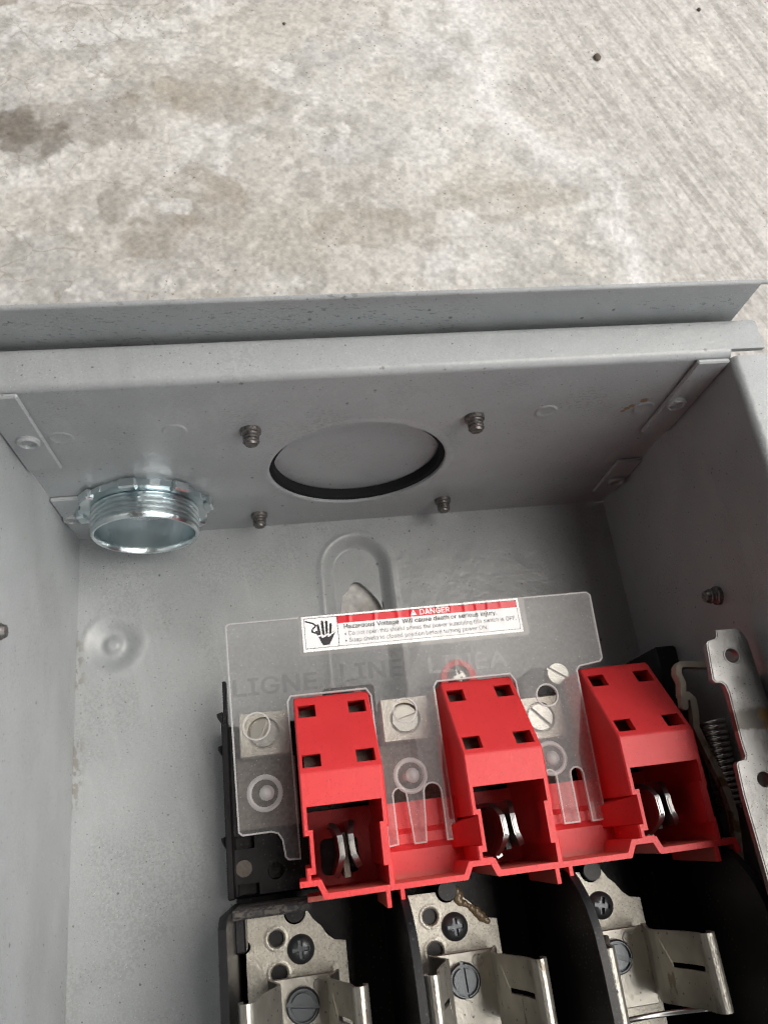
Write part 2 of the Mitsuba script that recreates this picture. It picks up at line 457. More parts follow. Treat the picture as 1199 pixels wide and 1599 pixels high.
# back sheet: pressed keyhole boss and round dimple, one sheet with relief
xs = np.unique(np.concatenate([np.arange(0, 132, 0.8), np.linspace(132, W, 12)]))
ys = np.unique(np.concatenate([np.linspace(YB, -66, 24), np.arange(-66, 0.01, 0.8), [0.0]]))
X, Y = np.meshgrid(xs, ys, indexing="ij")


def sstep(a, b, x):
    t = np.clip((x - a) / (b - a), 0, 1)
    return t * t * (3 - 2 * t)


def boss_d(x, y):
    yc = np.clip(y, -74, -20.5)
    return np.hypot(x - 107.2, y - yc)


Z = -4.1 * (1 - sstep(8.8, 13.6, boss_d(X, Y)))
Z += 0.5 * np.exp(-((boss_d(X, Y) - 14.3) / 1.0) ** 2)
dd = np.hypot(X - 12.9, Y + 43.2)
Z += -2.4 * (1 - sstep(4.5, 10.5, dd)) + 1.9 * (1 - sstep(1.5, 4.2, dd)) + 0.25 * np.exp(-((dd - 11.2) / 1.2) ** 2)
Z += 0.25 * (meshkit.fbm(np.stack([X * 0.02, Y * 0.02, 0 * X], -1), 3) - 0.5)
nx, ny = len(xs), len(ys)
V = np.stack([X, Y, Z], -1).reshape(-1, 3)
I = np.arange(nx * ny).reshape(nx, ny)
Q = np.stack([I[:-1, :-1], I[1:, :-1], I[1:, 1:], I[:-1, 1:]], -1).reshape(-1, 4)
qc = V[Q].mean(1)
hole = sg.Polygon([(99.6, -37), (100.7, -30.6), (103.3, -28.4), (104.3, -26.6), (106, -25.5), (107.6, -25.6), (109, -26.7), (110.3, -28.2), (112.2, -30.4),
                   (114.4, -33.5), (116.0, -37.2), (115.9, -50), (99.6, -50)])
Q = Q[[not hole.buffer(1.2).contains(sg.Point(c[0], c[1])) for c in qc]]
put(E, "back_panel", meshkit.arrays((V, Q))[:2] and trimesh.Trimesh(V, np.vstack([Q[:, [0, 1, 2]], Q[:, [0, 2, 3]]]), process=False), "grey_paint", smooth=True)
pad = sg.LineString([(107.2, -20.5), (107.2, -60)]).buffer(9.0, quad_segs=16).difference(hole)
put(E, "keyhole_plate", prism(pad, -5.4, -3.95), "grey_paint")
ring = sg.Point(106.9, -28.6).buffer(4.1).difference(sg.Point(106.9, -28.6).buffer(3.6)).difference(hole).intersection(sg.box(100, -28.5, 114, -20))
put(E, "keyhole_ring", prism(ring, -4.0, -3.75), "grey_paint")


def profile_sheet(inner):
    """closed sheet-metal outline from the visible face line, given left of travel direction"""
    ls = sg.LineString(inner)
    return ls.buffer(-TH, single_sided=True, join_style="mitre")


# top end wall: sheet up, bend, flange, bend down (y, z)
topline = [(0, -1.0), (0, H - R)] + arc(R, H - R, R, 180, 90, 7) + arc(11.0, H - R, R, 90, 0, 7) + [(13.5, 70)]
top = prism_x(profile_sheet(topline), 0, W + 0.5)
hc = (106.6, 50.0)


top = top - m3.Manifold.cylinder(10, 31.0, 31.0, 96).rotate([90, 0, 0]).translate([hc[0], 5, hc[1]])
put(E, "end_wall", top, "grey_paint", smooth=40)
endline = [(2.2, H)] + arc(11.0, H - R, R, 90, 0, 7) + [(13.5, 96)]
put(E, "end_flange", prism_x(sg.LineString(endline).buffer(-TH, single_sided=True), W + 0.5, 227.5), "grey_paint", smooth=40)
# hooded lip behind the flange
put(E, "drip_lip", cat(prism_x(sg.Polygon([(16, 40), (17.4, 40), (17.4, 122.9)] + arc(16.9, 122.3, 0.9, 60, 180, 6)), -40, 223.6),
                       rbox(223.6, 236, 16.3, 17.4, 121.8, 123.0, 0.2)), "lip_shaded_paint")
# side walls (x, z)
rline = [(W, -1.0), (W, H - R)] + arc(W + R, H - R, R, 180, 90, 7) + [(229.5, H), (231.5, H - 1.5), (231.5, 85)]
rw = prism_y(sg.LineString(rline).buffer(-TH, single_sided=True), YB, -0.2)
put(E, "right_wall", rw, "grey_paint", smooth=40)
lline = [(0, -1.0), (0, H - R)] + [(-x, z) for x, z in arc(R, H - R, R, 180, 90, 7)] + [(-13, H), (-15, H - 1.5), (-15, 85)]
lw = prism_y(sg.LineString(lline).buffer(TH, single_sided=True), YB, -0.2)
put(E, "left_wall", lw, "grey_paint", smooth=40)
put(E, "foot_wall", rbox(0, W, YB - TH, YB, -1, H, 0.3), "grey_paint")
# corner tabs bent from the side walls on to the end wall
for x0, x1, z0, z1, nm in ((0.2, 10.7, 64.8, 108.7, "upper"), (0.2, 10.4, 14.0, 41.5, "lower"), (205.4, 215.8, 65.2, 109.0, "upper"), (205.8, 215.8, 14.2, 42.2, "lower")):
    put(E, "corner_tab", rbox(x0, x1, -1.7, -0.15, z0, z1, 0.45), "grey_paint")
for x, z in ((6.4, 84.6), (209.0, 85.6), (3.8, 25.6), (211.4, 26.2)):
    t = lathe([(3.3, 0), (3.3, 1.0), (2.9, 1.5), (2.4, 1.5), (2.1, 1.1), (2.0, 0.4), (0, 0.35)], 36)
    put(E, "weld_button", move(t, axis_to((0, -1, 0), (x, -1.6, z))), "grey_paint", smooth=35)
for x, z, s in ((15.0, 82.2, 1), (48.2, 83.0, 1), (166.1, 81.9, 1.0), (200.4, 80.4, 1)):
    t = lathe([(4.0, -0.1), (3.6, 0.15), (3.2, 0.38), (2.7, 0.2), (1.8, 0.1), (0, 0.08)], 36)
    put(E, "weld_mark", move(t, axis_to((0, -1, 0), (x, 0, z))), "grey_paint", smooth=50)
# hub opening: closing plate outside, foam gasket, rolled edge
gk = lathe([(30.9, 0.9), (29.4, 1.3), (29.2, 2.0), (29.2, 4.6), (34, 4.6), (34, 1.7), (31.2, 1.7)], 96)
put(E, "gasket", move(gk, axis_to((0, 1, 0), (hc[0], 0, hc[1]))), "foam", smooth=40)
cp = lathe([(0, 5.4), (24, 5.2), (28.5, 4.9), (30.2, 5.1), (38, 5.1), (38, 6.6), (0, 6.6)], 96)
put(E, "closing_plate", move(cp, axis_to((0, 1, 0), (hc[0], 0, hc[1]))), "grey_paint", smooth=30)
re = lathe([(31.0, 0.6), (31.05, 0.0), (31.4, -0.25), (32.6, -0.22), (34.4, 0.05)], 96)
put(E, "rolled_edge", move(re, axis_to((0, 1, 0), (hc[0], 0, hc[1]))), "grey_paint", smooth=True)


def stud(parent, at, d, L=5.4, r=2.6, mat="stud_steel"):
    prof = [(r * 1.25, 0), (r * 1.25, 1.3), (r * 1.02, 1.6)]
    z = 1.6
    while z < L - 1.2:
        prof += [(r, z + 0.15), (r, z + 0.55), (r * 0.84, z + 0.8), (r * 0.84, z + 0.95)]
        z += 1.1
    prof += [(r * 0.86, L - 1.0), (r * 0.72, L - 0.1), (r * 0.55, L), (0, L - 0.15)]
    return put(parent, "bolt", move(lathe(prof, 24), axis_to(d, at)), mat, smooth=35)


for x, z in ((70.9, 80.6), (142.3, 80.9), (70.3, 12.6), (143.0, 14.6)):
    stud(E, (x, 0, z), (0, -1, -0.03))
stud(E, (W, -62.4, 66.3), (-1, 0, 0), 5.0, 2.4)
stud(E, (0, -59.5, 87.0), (1, 0, 0), 4.6, 2.3)
stud(E, (0, -89.5, 85.0), (1, 0, 0), 3.6, 2.0)

# ------------------------------------------------------------------ conduit fitting with its locknut
F = "conduit_fitting"
lab(F, "shiny zinc plated threaded conduit nipple with a notched locknut in the upper left corner", "conduit fitting")
fc = (30.5, 0.0, 31.4)
prof = [(16.6, -2), (16.6, 10.6), (16.9, 12.6), (17.4, 13.2), (18.0, 13.2), (18.5, 12.6)]
yy = 12.0
while yy > 3.0:
    prof += [(18.75, yy), (18.75, yy - 0.5), (17.9, yy - 1.05), (17.9, yy - 1.35)]
    yy -= 1.85
prof += [(18.2, 2.8), (18.2, 0.2)]
put(F, "nipple", move(lathe(prof, 96), axis_to((0, -1, 0), fc)), "zinc", smooth=40)
nb = m3.Manifold.cylinder(2.2, 22.2, 22.6, 96).translate([0, 0, 1.4]) - m3.Manifold.cylinder(6, 18.3, 18.3, 96)
nb = nb + (m3.Manifold.cylinder(1.5, 20.4, 20.4, 96) - m3.Manifold.cylinder(6, 18.3, 18.3, 96).translate([0, 0, -1]))
for k in range(8):
    a = math.radians(11 + 45 * k)
    nb = nb - m3.Manifold.cube([2.0, 3.4, 8], True).rotate([0, 0, math.degrees(a) + 16]).translate([22.9 * math.cos(a + 0.28), 22.9 * math.sin(a + 0.28), 2])
nut = put(F, "locknut", move(nb, axis_to((0, -1, 0), fc)), "zinc", smooth=30)
for k in range(8):
    a = math.radians(50 + 45 * k)
    lug = rbox(20.6, 24.0, -3.1, 3.1, 1.2, 4.8, 0.6).rotate([0, 0, math.degrees(a)])
    put(nut, "lug", move(lug, axis_to((0, -1, 0), fc)), "zinc")
# inside of the tube ends at the closed outer cap
put(F, "outer_bushing", move(lathe([(16.55, -16), (16.55, -2.1), (21, -2.1), (21, -17), (0, -17), (0, -16)], 64), axis_to((0, -1, 0), fc)), "zinc", smooth=30)

# ------------------------------------------------------------------ the switch
S = "disconnect_switch"
lab(S, "three pole disconnect switch with black base and red cover inside the grey box", "switch")
PX = 48.4
base = rbox(54.5, 203, -134, -80, 0.6, 14.5, 0.5)
for cx, cy, r in ((68.5, -127.2, 2.6),):
    base = base - cyl(r, 10, 20, cx, cy)
base = base - rbox(55.5, 62, -119.5, -115.5, 8, 20, 0.1) - rbox(56, 63, -133.5, -130, 8, 20, 0.1)
base = base + rbox(53.3, 55.6, -134, -79, 0.8, 21, 0.4)
base = base + rbox(53.9, 55.2, -79.5, -64.5, 12, 17.5, 0.3)
for y in (-75.5, -86.5, -115.5):
    base = base + m3.Manifold.hull_points(np.array([(51.6, y, 14), (51.6, y - 1, 14), (53.6, y + 0.6, 14), (53.6, y - 4.5, 14), (51.6, y, 17), (51.6, y - 1, 17), (53.6, y + .6, 17), (53.6, y - 4.5, 17)], np.float32))
for i in range(3):
    base = base + rbox(88.6 + PX * i - 48.4 * 0, 106.6 + PX * i, -82, -71.0, 6, 20, 0.8) if i in (0,) else base
base = base + prism(sg.box(160, -84, 177, -76).union(sg.Point(166, -76.2).buffer(5)).union(sg.Point(172, -76.2).buffer(5)), 6, 20)
put(S, "base", base, "black_plastic", smooth=30)
put(S, "rivet", cyl(2.6, 10, 14.7, 58.3, -125.4, 28), "bar_metal")
# line side lugs
for i in range(3):
    dx = PX * i - (0, 0.4, 1.6)[i]
    ly = (-84.6, -84.8, -89.4)[i]
    lg = rbox(59.5 + dx, 76.2 + dx, ly - 7.4, ly + 7.2, 14.6, 25, 0.35) - cyl(5.3, 22.5, 30, 67.5 + dx, ly, 48)
    k = put(S, "lug", lg, "tin")
    ang = (62, 14, -48)[i]
    sc = cyl(4.35, 18, 25.2, 67.5 + dx, ly, 48) - rbox(-6, 6, -0.65, 0.65, 23.6, 30, 0.01).rotate([0, 0, ang]).translate([67.5 + dx, ly, 0])
    put(k, "screw", sc, "bright_screw")
    put(S, "line_bar", rbox(57.6 + dx, 77.4 + dx, -114, ly - 7.5, 14.6, 18, 0.3), "bar_metal")
    put(S, "rivet", move(lathe([(2.6, 0), (2.5, 0.6), (1.8, 1.4), (0, 1.8)], 28), axis_to((0, 0, 1), (66.5 + dx, -103.6, 18))), "bright_screw", smooth=60)
# mounting screws along the top edge of the switch base
def phillips(x, y, z, r, h, ang, parent, mat):
    dome = move(lathe([(0, 0), (r, 0), (r, 0.25 * h), (0.93 * r, 0.55 * h), (0.7 * r, 0.85 * h), (0.4 * r, h), (0, h)], 40), np.eye(4))
    d = m3.Manifold(m3.Mesh(np.array(dome.vertices, np.float32), np.array(dome.faces, np.uint32)))
    if d.is_empty() or d.volume() < 0:
        d = cyl(r, 0, h * 0.5) + cyl(r, h * 0.5, h, r2=0.6 * r)
    a = rbox(-0.62 * r, 0.62 * r, -0.15 * r, 0.15 * r, 0.35 * h, 2 * h, 0.01)
    d = d - a - a.rotate([0, 0, 90])
    return put(parent, "screw", d.rotate([0, 0, ang]).translate([x, y, z]), mat, smooth=35)


def slotted(x, y, z, r, h, ang, parent, mat, ring=True):
    d = cyl(r, 0, h * 0.75) + cyl(r, h * 0.75, h, r2=0.9 * r)
    if ring:
        d = d - (cyl(0.84 * r, h * 0.45, 2 * h) - cyl(0.68 * r, 0, 2 * h))
    d = d - rbox(-1.2 * r, 1.2 * r, -0.13 * r, 0.13 * r, 0.5 * h, 2 * h, 0.01).rotate([0, 0, 0])
    return put(parent, "screw", d.rotate([0, 0, ang]).translate([x, y, z]), mat, smooth=35)


put(S, "red_tab", prism(sg.Point(137.4, -72).buffer(6.4).union(sg.box(131, -84, 143.8, -72)), 14, 20), "red_plastic", smooth=35)
phillips(137.3, -71.6, 20, 4.0, 2.4, 20, S, "bright_screw")
slotted(173.2, -74.6, 20, 4.2, 2.2, -35, S, "bright_screw", False)
put(S, "clear_dome", move(lathe([(4.6, 0), (4.4, 1.2), (3.2, 2.4), (0, 3.0)], 36), axis_to((0, 0, 1), (99, -73.2, 20.1))), "clear_emboss", smooth=60)

# red cover: three hooded chutes joined by a tray, with a front rim
RZ = 60.0
solid = m3.Manifold()
plates = []
for i in range(3):
    dx = PX * i
    outer = sg.Polygon([(78, -76.6), (102.3, -76.6), (102.3, -118.5), (101.7, -118.5), (101.7, -127.2), (102.3, -127.2), (102.1, -134.9), (82.6, -134.9),
                        (81.1, -131.3), (78, -131.3), (78, -126.7), (79.7, -126.7), (79.7, -118.4), (78, -118.4)])
    mouth = sg.Polygon([(79.4, -110.8), (100.9, -110.8), (100.8, -117), (99.7, -117), (99.6, -128.4), (100.8, -128.4), (100.7, -133.5), (83.6, -133.5),
                        (82.1, -130.0), (79.3, -130.0), (79.3, -128.4), (80.7, -128.4), (80.7, -117), (79.4, -117)])
    prof = sg.Polygon([(-76.6, 15.5), (-76.6, 38.8), (-77.4, 40.2), (-101.3, 59.6), (-102.2, RZ), (-136, RZ), (-136, 15.5)])
    pin = np.array(prof.buffer(-0.42, join_style="mitre").exterior.coords)[:-1]
    pot = np.array(prof.exterior.coords)[:-1]
    cham = m3.Manifold.hull_points(np.array([(x + dx, y, z) for x in (78.42, 101.88) for y, z in pot] + [(x + dx, y, z) for x in (78.0, 102.3) for y, z in pin], np.float32))
    body = prism(sa.translate(outer, dx), 15.5, RZ) ^ cham
    cav = prism_x([(-78.4, 14), (-78.4, 37.4), (-103, 57.4), (-110.9, 57.4), (-110.9, 14)], 79.6 + dx, 100.8 + dx)
    body = body - cav - prism(sa.translate(mouth, dx), 19, RZ + 1)
    hole_r = sg.box(83.2, -130.6, 95.6, -119.6).buffer(-2).buffer(2)
    body = body - prism(sa.translate(hole_r, dx), 14, 40)
    body = body - rbox(80.8 + dx, 100.0 + dx, -111.5, -110.0, 26, 57, 0.01)
    for hx0, hx1 in ((79.25, 84.75), (95.2, 100.75)):
        for hy0, hy1 in ((-83.9, -79.7), (-100.1, -96.2)):
            body = body - rbox(hx0 + dx, hx1 + dx, hy0, hy1, 34, 70, 0.02)
    # gusset on the left flank, between the two rim steps
    if i:
        gs = m3.Manifold.hull_points(np.array([(79.8, -118.6, 57.0), (79.8, -126.6, 57.0), (79.8, -118.6, 37), (79.8, -126.6, 37), (74.6, -120.6, 39.5), (74.6, -126.6, 39.5), (74.6, -120.6, 37), (74.6, -126.6, 37)], np.float32) + np.array([dx, 0, 0], np.float32))
        body = body + (gs - rbox(80.3 + dx, 90 + dx, -130, -110, 30, 70, 0.01))
    solid = solid + body
    plates.append(prism_x([(-80, 34), (-80, 33), (-103, 51.5), (-103, 52.8)], 79.8 + dx, 100.6 + dx))
tray = [(-111.8, 33), (-111.8, 36), (-119.6, 36), (-121.2, 37.6), (-124.0, 37.6), (-125.8, 39.6), (-134.0, 39.8), (-134.0, 33)]
for a, b in ((102.2, 126.45), (102.2 + PX, 126.45 + PX)):
    solid = solid + prism_x(tray, a, b)
    solid = solid + rbox(a - 0.1, b - PX * 0 + 1.2, -134.9, -133.5, 28, RZ, 0.02) if False else solid
fw = [(76.1, -130.6), (81.4, -130.6), (83.0, -134.2), (122.2, -134.2), (123.9, -131.1), (130.6, -131.1), (131.9, -134.4), (170.5, -134.4), (172.3, -131.1), (179.0, -131.1), (180.3, -134.4), (200.4, -134.4), (202.8, -134.2), (203.4, -137.4)]
solid = solid + prism(sg.LineString(fw).buffer(0.75, cap_style="flat", join_style="mitre"), 30, RZ - 0.01)
for i in range(3):
    dx = PX * i
    solid = solid + rbox(99.3 + dx, 100.6 + dx, -139.2, -134.6, 30, RZ - 0.02, 0.1)
    if i < 2:
        solid = solid + rbox(103.3 + dx, 104.5 + dx, -137.9, -134.6, 30, RZ - 0.02, 0.1) + rbox(105.3 + dx, 105.9 + dx, -140.5, -134.6, 20, 45, 0.1)
solid = solid + prism(sg.box(78.0, -136.2, 105, -134.8), 22, 42)
cover = put(S, "cover", solid, "red_plastic", smooth=25)
lab(cover, "red moulded cover with three hooded chutes and square vent holes")
for pl in plates:
    put(S, "arc_plate", pl, "bar_metal")
# contact jaws inside each chute
for i in range(3):
    c = 88.6 + PX * i
    zt = 54.5
    for s, px in ((-1, [(-2.7, -115.9), (-1.3, -116.9), (-0.3, -119.2), (0.0, -122.0), (0.1, -124.6), (-0.8, -127.6), (-1.9, -130.2)]),
                  (1, [(3.7, -115.4), (3.3, -117.0), (2.9, -119.0), (3.0, -122.0), (3.3, -124.6), (4.4, -127.0), (5.0, -128.2)])):
        if i == 1: px = [(x - 0.3, y) for x, y in px]
        if i == 2: px = [(x - (0.2 if s < 0 else 0.0), y) for x, y in px]
        pl = strip([(c + x, y) for x, y in px], 1.55)
        tip = prism(pl, 22, zt) + prism(pl.buffer(-0.35), zt - 0.1, zt + 0.35)
        tip = tip ^ prism_x([(-114, 20), (-114, 46.5), (-117.2, 52.6), (-119.2, 54.2), (-121, 54.9), (-124.5, 54.9), (-126.6, 53.8), (-128.6, 51), (-131, 45.5), (-131, 20)], 70, 210)
        put(S, "jaw", tip, "jaw_silver", smooth=30)
    if i == 0:
        put(S, "blade", prism(strip([(c + 1.0, -118.5), (c + 1.3, -124), (c + 1.6, -130.8)], 1.7), 24, 45), "bar_metal")
    else:
        put(S, "blade", prism(strip([(c - 2.4 + 1, -129), (c - 1.6 + 1, -131.0)], 1.8), 24, 44), "jaw_silver")
        put(S, "jaw_spacer", prism(strip([(c + 1.6, -118.5), (c + 2.0, -129)], 1.6), 24, 46), "black_plastic")

# fuse-side base: well, dividing barriers with rounded tops
put(S, "fuse_base", rbox(54.5, 203, -300, -134.2, 0.6, 2.5, 0.5), "black_plastic")
for i in range(3):
    put(S, "plate_pedestal", rbox(60 + PX * i, 76 + PX * i, -190, -143, 2.4, 20.1, 0.5), "black_plastic")
wall = rbox(55.6, 79, -138.4, -135.8, 13, 42, 0.7)
put(S, "fuse_base_rim", wall, "dusty_black")
put(S, "fuse_base_bracket", rbox(55.8, 59.0, -148, -138.0, 13, 32, 0.5), "black_plastic")
for i in range(3):
    put(S, "locating_post", cyl(2.9, 2.4, 24.5, 73.7 + PX * i, -139.4, 32), "black_plastic", smooth=30)
bprof = [(-136.0, 1.5), (-136.0, 55), (-136.8, 58.5), (-138.6, 62), (-141.5, 66), (-145, 69.5), (-150, 72), (-158, 73.6), (-170, 74.2), (-300, 74.4), (-300, 1.5)]
for i in range(4):
    x = (55.0, 104.2, 152.6, 201.2)[i]
    w = 1.1
    put(S, "barrier", prism_x(bprof if i else [(y, min(z, 62)) for y, z in bprof], x - w, x + w), "black_plastic", smooth=30)

# ------------------------------------------------------------------ fuse clips
clip_labels = ["silver fuse clip on a pitted terminal plate, leftmost of the three at the lower edge",
               "silver fuse clip with a gummy brown residue on its plate, middle of the three",
               "silver fuse clip on a bright speckled plate beside the right barrier"]
for i in range(3):
    dx = PX * i
    K = f"fuse_clip_{i + 1:03d}"
    lab(K, clip_labels[i], "fuse clip", group="fuse clips at the lower edge")
    op = [(58.2 + dx, -139.4), (77.6 + dx, -139.6), (79.3 + dx, -142.3), (81.4 + dx, -144.2), (83.2 + dx, -147.0), (85.4 + dx, -148.7), (88.8 + dx, -149.3), (88.8 + dx, -190), (58.2 + dx, -190)]
    pp = sg.Polygon(op).difference(sg.Point(73.7 + dx, -139.6).buffer(3.4)).difference(sg.Point(67.5 + dx, -146.2).buffer(2.35)).difference(sg.Point(67.8 + dx, -155.9).buffer(2.5))
    if i == 0:
        pp = pp.difference(sg.Point(57.8, -147.4).buffer(1.8))
    pl = prism(pp, 20.2, 21.7) + prism(pp.buffer(-0.3), 21.6, 22.0)
    pk = put(K, "terminal_plate", pl, "tin", smooth=25)
    # dished rims round the two holes
    for hx, hy, hr in ((67.5, -146.2, 2.3), (67.8, -155.9, 2.45)):
        put(pk, "hole_rim", move(lathe([(hr + 1.5, 0.0), (hr + 0.8, 0.16), (hr + 0.2, 0.1), (hr, -0.5), (hr, -1.6)], 40), axis_to((0, 0, 1), (hx + dx, hy, 22.0))), "tin", smooth=True)
    phillips(74.9 + dx, -149.9, 22.0, 4.15, 2.6, (4, 2, -14)[i], K, "dark_screw")
    cx = 75.1 + dx
    TK = 0.9
    bz = 28.0
    bse = rbox(cx - 10.3, cx + 10.3, -178, -156.4, bz - 1.1, bz, 0.25)
    put(K, "clip_base", bse, "clip_metal")
    put(K, "clip_seat", rbox(cx - 8, cx + 8, -177, -158.5, 22.1, bz - 1.2, 0.3), "clip_metal")
    put(K, "stamped_ring", move(lathe([(1.75, 0), (1.65, 0.14), (1.5, 0.14), (1.4, 0.0)], 32), axis_to((0, 0, 1), (cx + 4.4, -159.3, bz))), "clip_metal", smooth=True)
    slotted(cx - 0.7, -164.4 + 0.6, bz, 4.9, 2.4, (-9, 92, -20)[i], K, "dark_screw")
    for s in (-1, 1):
        line = [(10.2, bz - 0.5), (9.9, 30), (7.2, 38.5), (6.8, 41), (7.3, 43.5), (9.5, 49.0), (11.9, 56.0), (12.7, 60.5)]
        line += [(14.55 + 1.85 * math.cos(a), 61.5 + 1.85 * math.sin(a) * 1.3) for a in np.radians(np.linspace(178, -40, 11))]
        ln = [(cx + s * x, z) for x, z in line]
        arm = prism_y(sg.LineString(ln).buffer(TK / 2, quad_segs=6), -175.2, -156.0)
        arm = arm - rbox(min(cx + s * 8.8, cx + s * 14.0), max(cx + s * 8.8, cx + s * 14.0), -165.6, -164.2, 44, 61.0, 0.01)
        put(K, "arm", arm, "clip_metal", smooth=40)
    wire = [(cx - 15.5 + 31 * t, -176.4 - 0.6 * math.sin(math.pi * t), 50 - 5 * math.sin(math.pi * t)) for t in np.linspace(0, 1, 20)]
    put(K, "spring_wire", tube(wire, 0.75), "spring_steel", smooth=True)
    if i == 1:
        pts = [(77.6, -139.4), (78.0, -142.0), (80.0, -143.6), (81.9, -145.6), (84.3, -147.9), (86.2, -149.2)]
        gl = []
        for t in np.linspace(0, 1, 26):
            x = np.interp(t, np.linspace(0, 1, 6), [p[0] for p in pts]) - 0.4
            y = np.interp(t, np.linspace(0, 1, 6), [p[1] for p in pts]) - 0.5
            r = 0.95 + 0.35 * math.sin(11 * t) + 0.25 * RNG.random()
            b = trimesh.creation.icosphere(subdivisions=2, radius=1)
            b.vertices = b.vertices * [r, r, 0.5 * r] + [x + dx + 0.3 * RNG.standard_normal(), y + 0.2 * RNG.standard_normal(), 22.1]
            gl.append(b)
        bsdf("old_glue", principled((0.20, 0.145, 0.075), 0.25, spec=0.7))
        put(K, "glue_residue", cat(*gl), "old_glue", smooth=True)

# ------------------------------------------------------------------ handle mechanism at the right wall
Mh = "handle_mechanism"
lab(Mh, "worn plated steel handle linkage with coil spring beside the right wall", "switch mechanism")
AZ = 80.0
ap = sg.Polygon([(203.9, -76.2), (211.2, -76.3), (213.2, -80), (214.2, -100), (214.6, -160), (198.6, -160), (198.7, -142.6), (198.4, -122), (198.9, -114.2), (199.6, -113.5), (201.6, -113.2), (202.2, -112.2),
                 (202.0, -108.4), (202.4, -94.6), (202.0, -92.4), (201.0, -91.5), (199.4, -91.3), (198.7, -90.4), (199.9, -79.9), (200.5, -79.2), (202.8, -78.8), (203.6, -78.0)])
ap = ap.buffer(0.4).buffer(-0.4)
ap = ap.difference(sg.Point(206.5, -84.2).buffer(2.0)).difference(sg.Point(205.7, -118.9).buffer(2.1))
am = prism(ap, AZ - 2.4, AZ - 0.35) + prism(ap.buffer(-0.35), AZ - 0.4, AZ)
am = am - m3.Manifold.hull_points(np.array([(211.0, -70, AZ + 0.05), (216, -70, AZ + 0.05), (216, -70, AZ - 2.0), (211.0, -170, AZ + 0.05), (216, -170, AZ + 0.05), (216, -170, AZ - 2.0)], np.float32))
am = am + rbox(213.0, 214.6, -160, -90, AZ - 14, AZ - 2.2, 0.2)
put(Mh, "arm_plate", am, "arm_metal", smooth=30)
put(Mh, "hole_rim", move(lathe([(2.7, 0), (2.35, 0.25), (2.0, 0.1), (2.0, -1.5)], 36), axis_to((0, 0, 1), (206.5, -84.2, AZ))), "arm_metal", smooth=True)
put(Mh, "bracket", prism(strip([(213, -82.2), (203.4, -81.0), (202.2, -82.0), (201.7, -84), (202.3, -87), (201.4, -90.5), (201.6, -92.2)], 1.9), 51.5, 55), "rusty_metal", smooth=35)
lev = [(200.9, -94.5), (201.4, -92.2), (202.9, -90.9), (204.2, -92.4), (203.9, -96.5), (202.9, -101), (204.4, -108), (206.4, -115.7), (207.4, -121), (207.8, -126.8), (207.0, -133), (205.6, -140.4)]
put(Mh, "lever", prism(strip(lev, 2.1, "round"), 52, 55), "rusty_metal", smooth=35)
tt = np.linspace(0, 1, 700)
turns = 15
sp = np.stack([209.4 + 2.0 * tt + 3.5 * np.cos(2 * np.pi * turns * tt), -99.5 - 26 * tt, 53 - 6 * tt + 3.6 * np.sin(2 * np.pi * turns * tt)], -1)
put(Mh, "coil_spring", tube(sp, 0.62, 8), "spring_steel", smooth=True)
put(Mh, "side_plate", rbox(208, 215.6, -160, -70, 1, 30, 0.5), "black_plastic")

# ------------------------------------------------------------------ clear shield
C = "clear_shield"
lab(C, "dusty clear plastic line shield with tongues lying around the red chutes", "safety shield")
SZ = 40.9
cut = [(57.6, -51.2), (58.7, -50.3), (182.8, -50.3), (184.0, -51.6), (183.3, -73.9), (182.3, -75.0), (174.6, -76.0), (173.6, -77.2), (172.9, -124.4),
       (168.2, -124.4), (168.2, -109.9)] + arc(166.25, -109.9, 1.95, 0, 180, 10) + [(164.3, -124.2), (159.1, -124.2), (159.3, -109.9)] + arc(157.25, -109.9, 2.05, 0, 180, 10) + [(155.0, -124.2), (152.2, -124.3),
       (151.7, -78.8), (150.2, -76.2), (125.4, -76.2), (124.3, -77.8), (124.7, -124.4), (121.6, -124.4), (121.7, -110)] + arc(119.0, -110, 2.6, 0, 180, 12) + [(116.4, -110), (115.3, -124.3), (111.4, -124.3), (110.6, -109.9)] + arc(108.6, -109.9, 2.0, 0, 180, 10) + [(106.6, -124.0), (103.4, -124.3),
       (103.0, -78.4), (101.6, -76.2), (77.4, -76.2), (76.4, -77.8), (76.9, -124.4), (73.2, -124.2), (72.3, -123.2), (71.7, -118.4), (70.6, -116.6), (68.6, -115.9), (60.0, -116.0), (58.9, -115.0)]
outl = sg.Polygon(cut).buffer(0)
for x, y, r in ((66.0, -84.3, 4.0), (113.6, -84.3, 3.6), (161.6, -84.3, 3.4)):
    outl = outl.difference(sg.Point(x, y).buffer(r, quad_segs=12))
tri_v, tri_f = trimesh.creation.triangulate_polygon(outl, engine="earcut")
put(C, "sheet", trimesh.Trimesh(np.c_[tri_v, np.full(len(tri_v), SZ)], tri_f, process=False), "clear_sheet")
put(C, "edge", prism(outl.buffer(0.08).difference(outl.buffer(-0.42)), SZ - 1.2, SZ + 0.12), "clear_edge")
for x, y in ((67.4, -104.6), (112.7, -104.5), (158.6, -104.3)):
    put(C, "boss_ring", move(lathe([(5.5, 0), (5.2, 0.3), (4.4, 0.3), (4.0, 0.02)], 48), axis_to((0, 0, 1), (x, y, SZ + 0.02))), "clear_edge", smooth=50)
    put(C, "boss_dome", move(lathe([(2.3, 0), (2.0, 0.5), (1.2, 0.9), (0, 1.05)], 32), axis_to((0, 0, 1), (x + 0.6, y, SZ + 0.02))), "clear_edge", smooth=60)
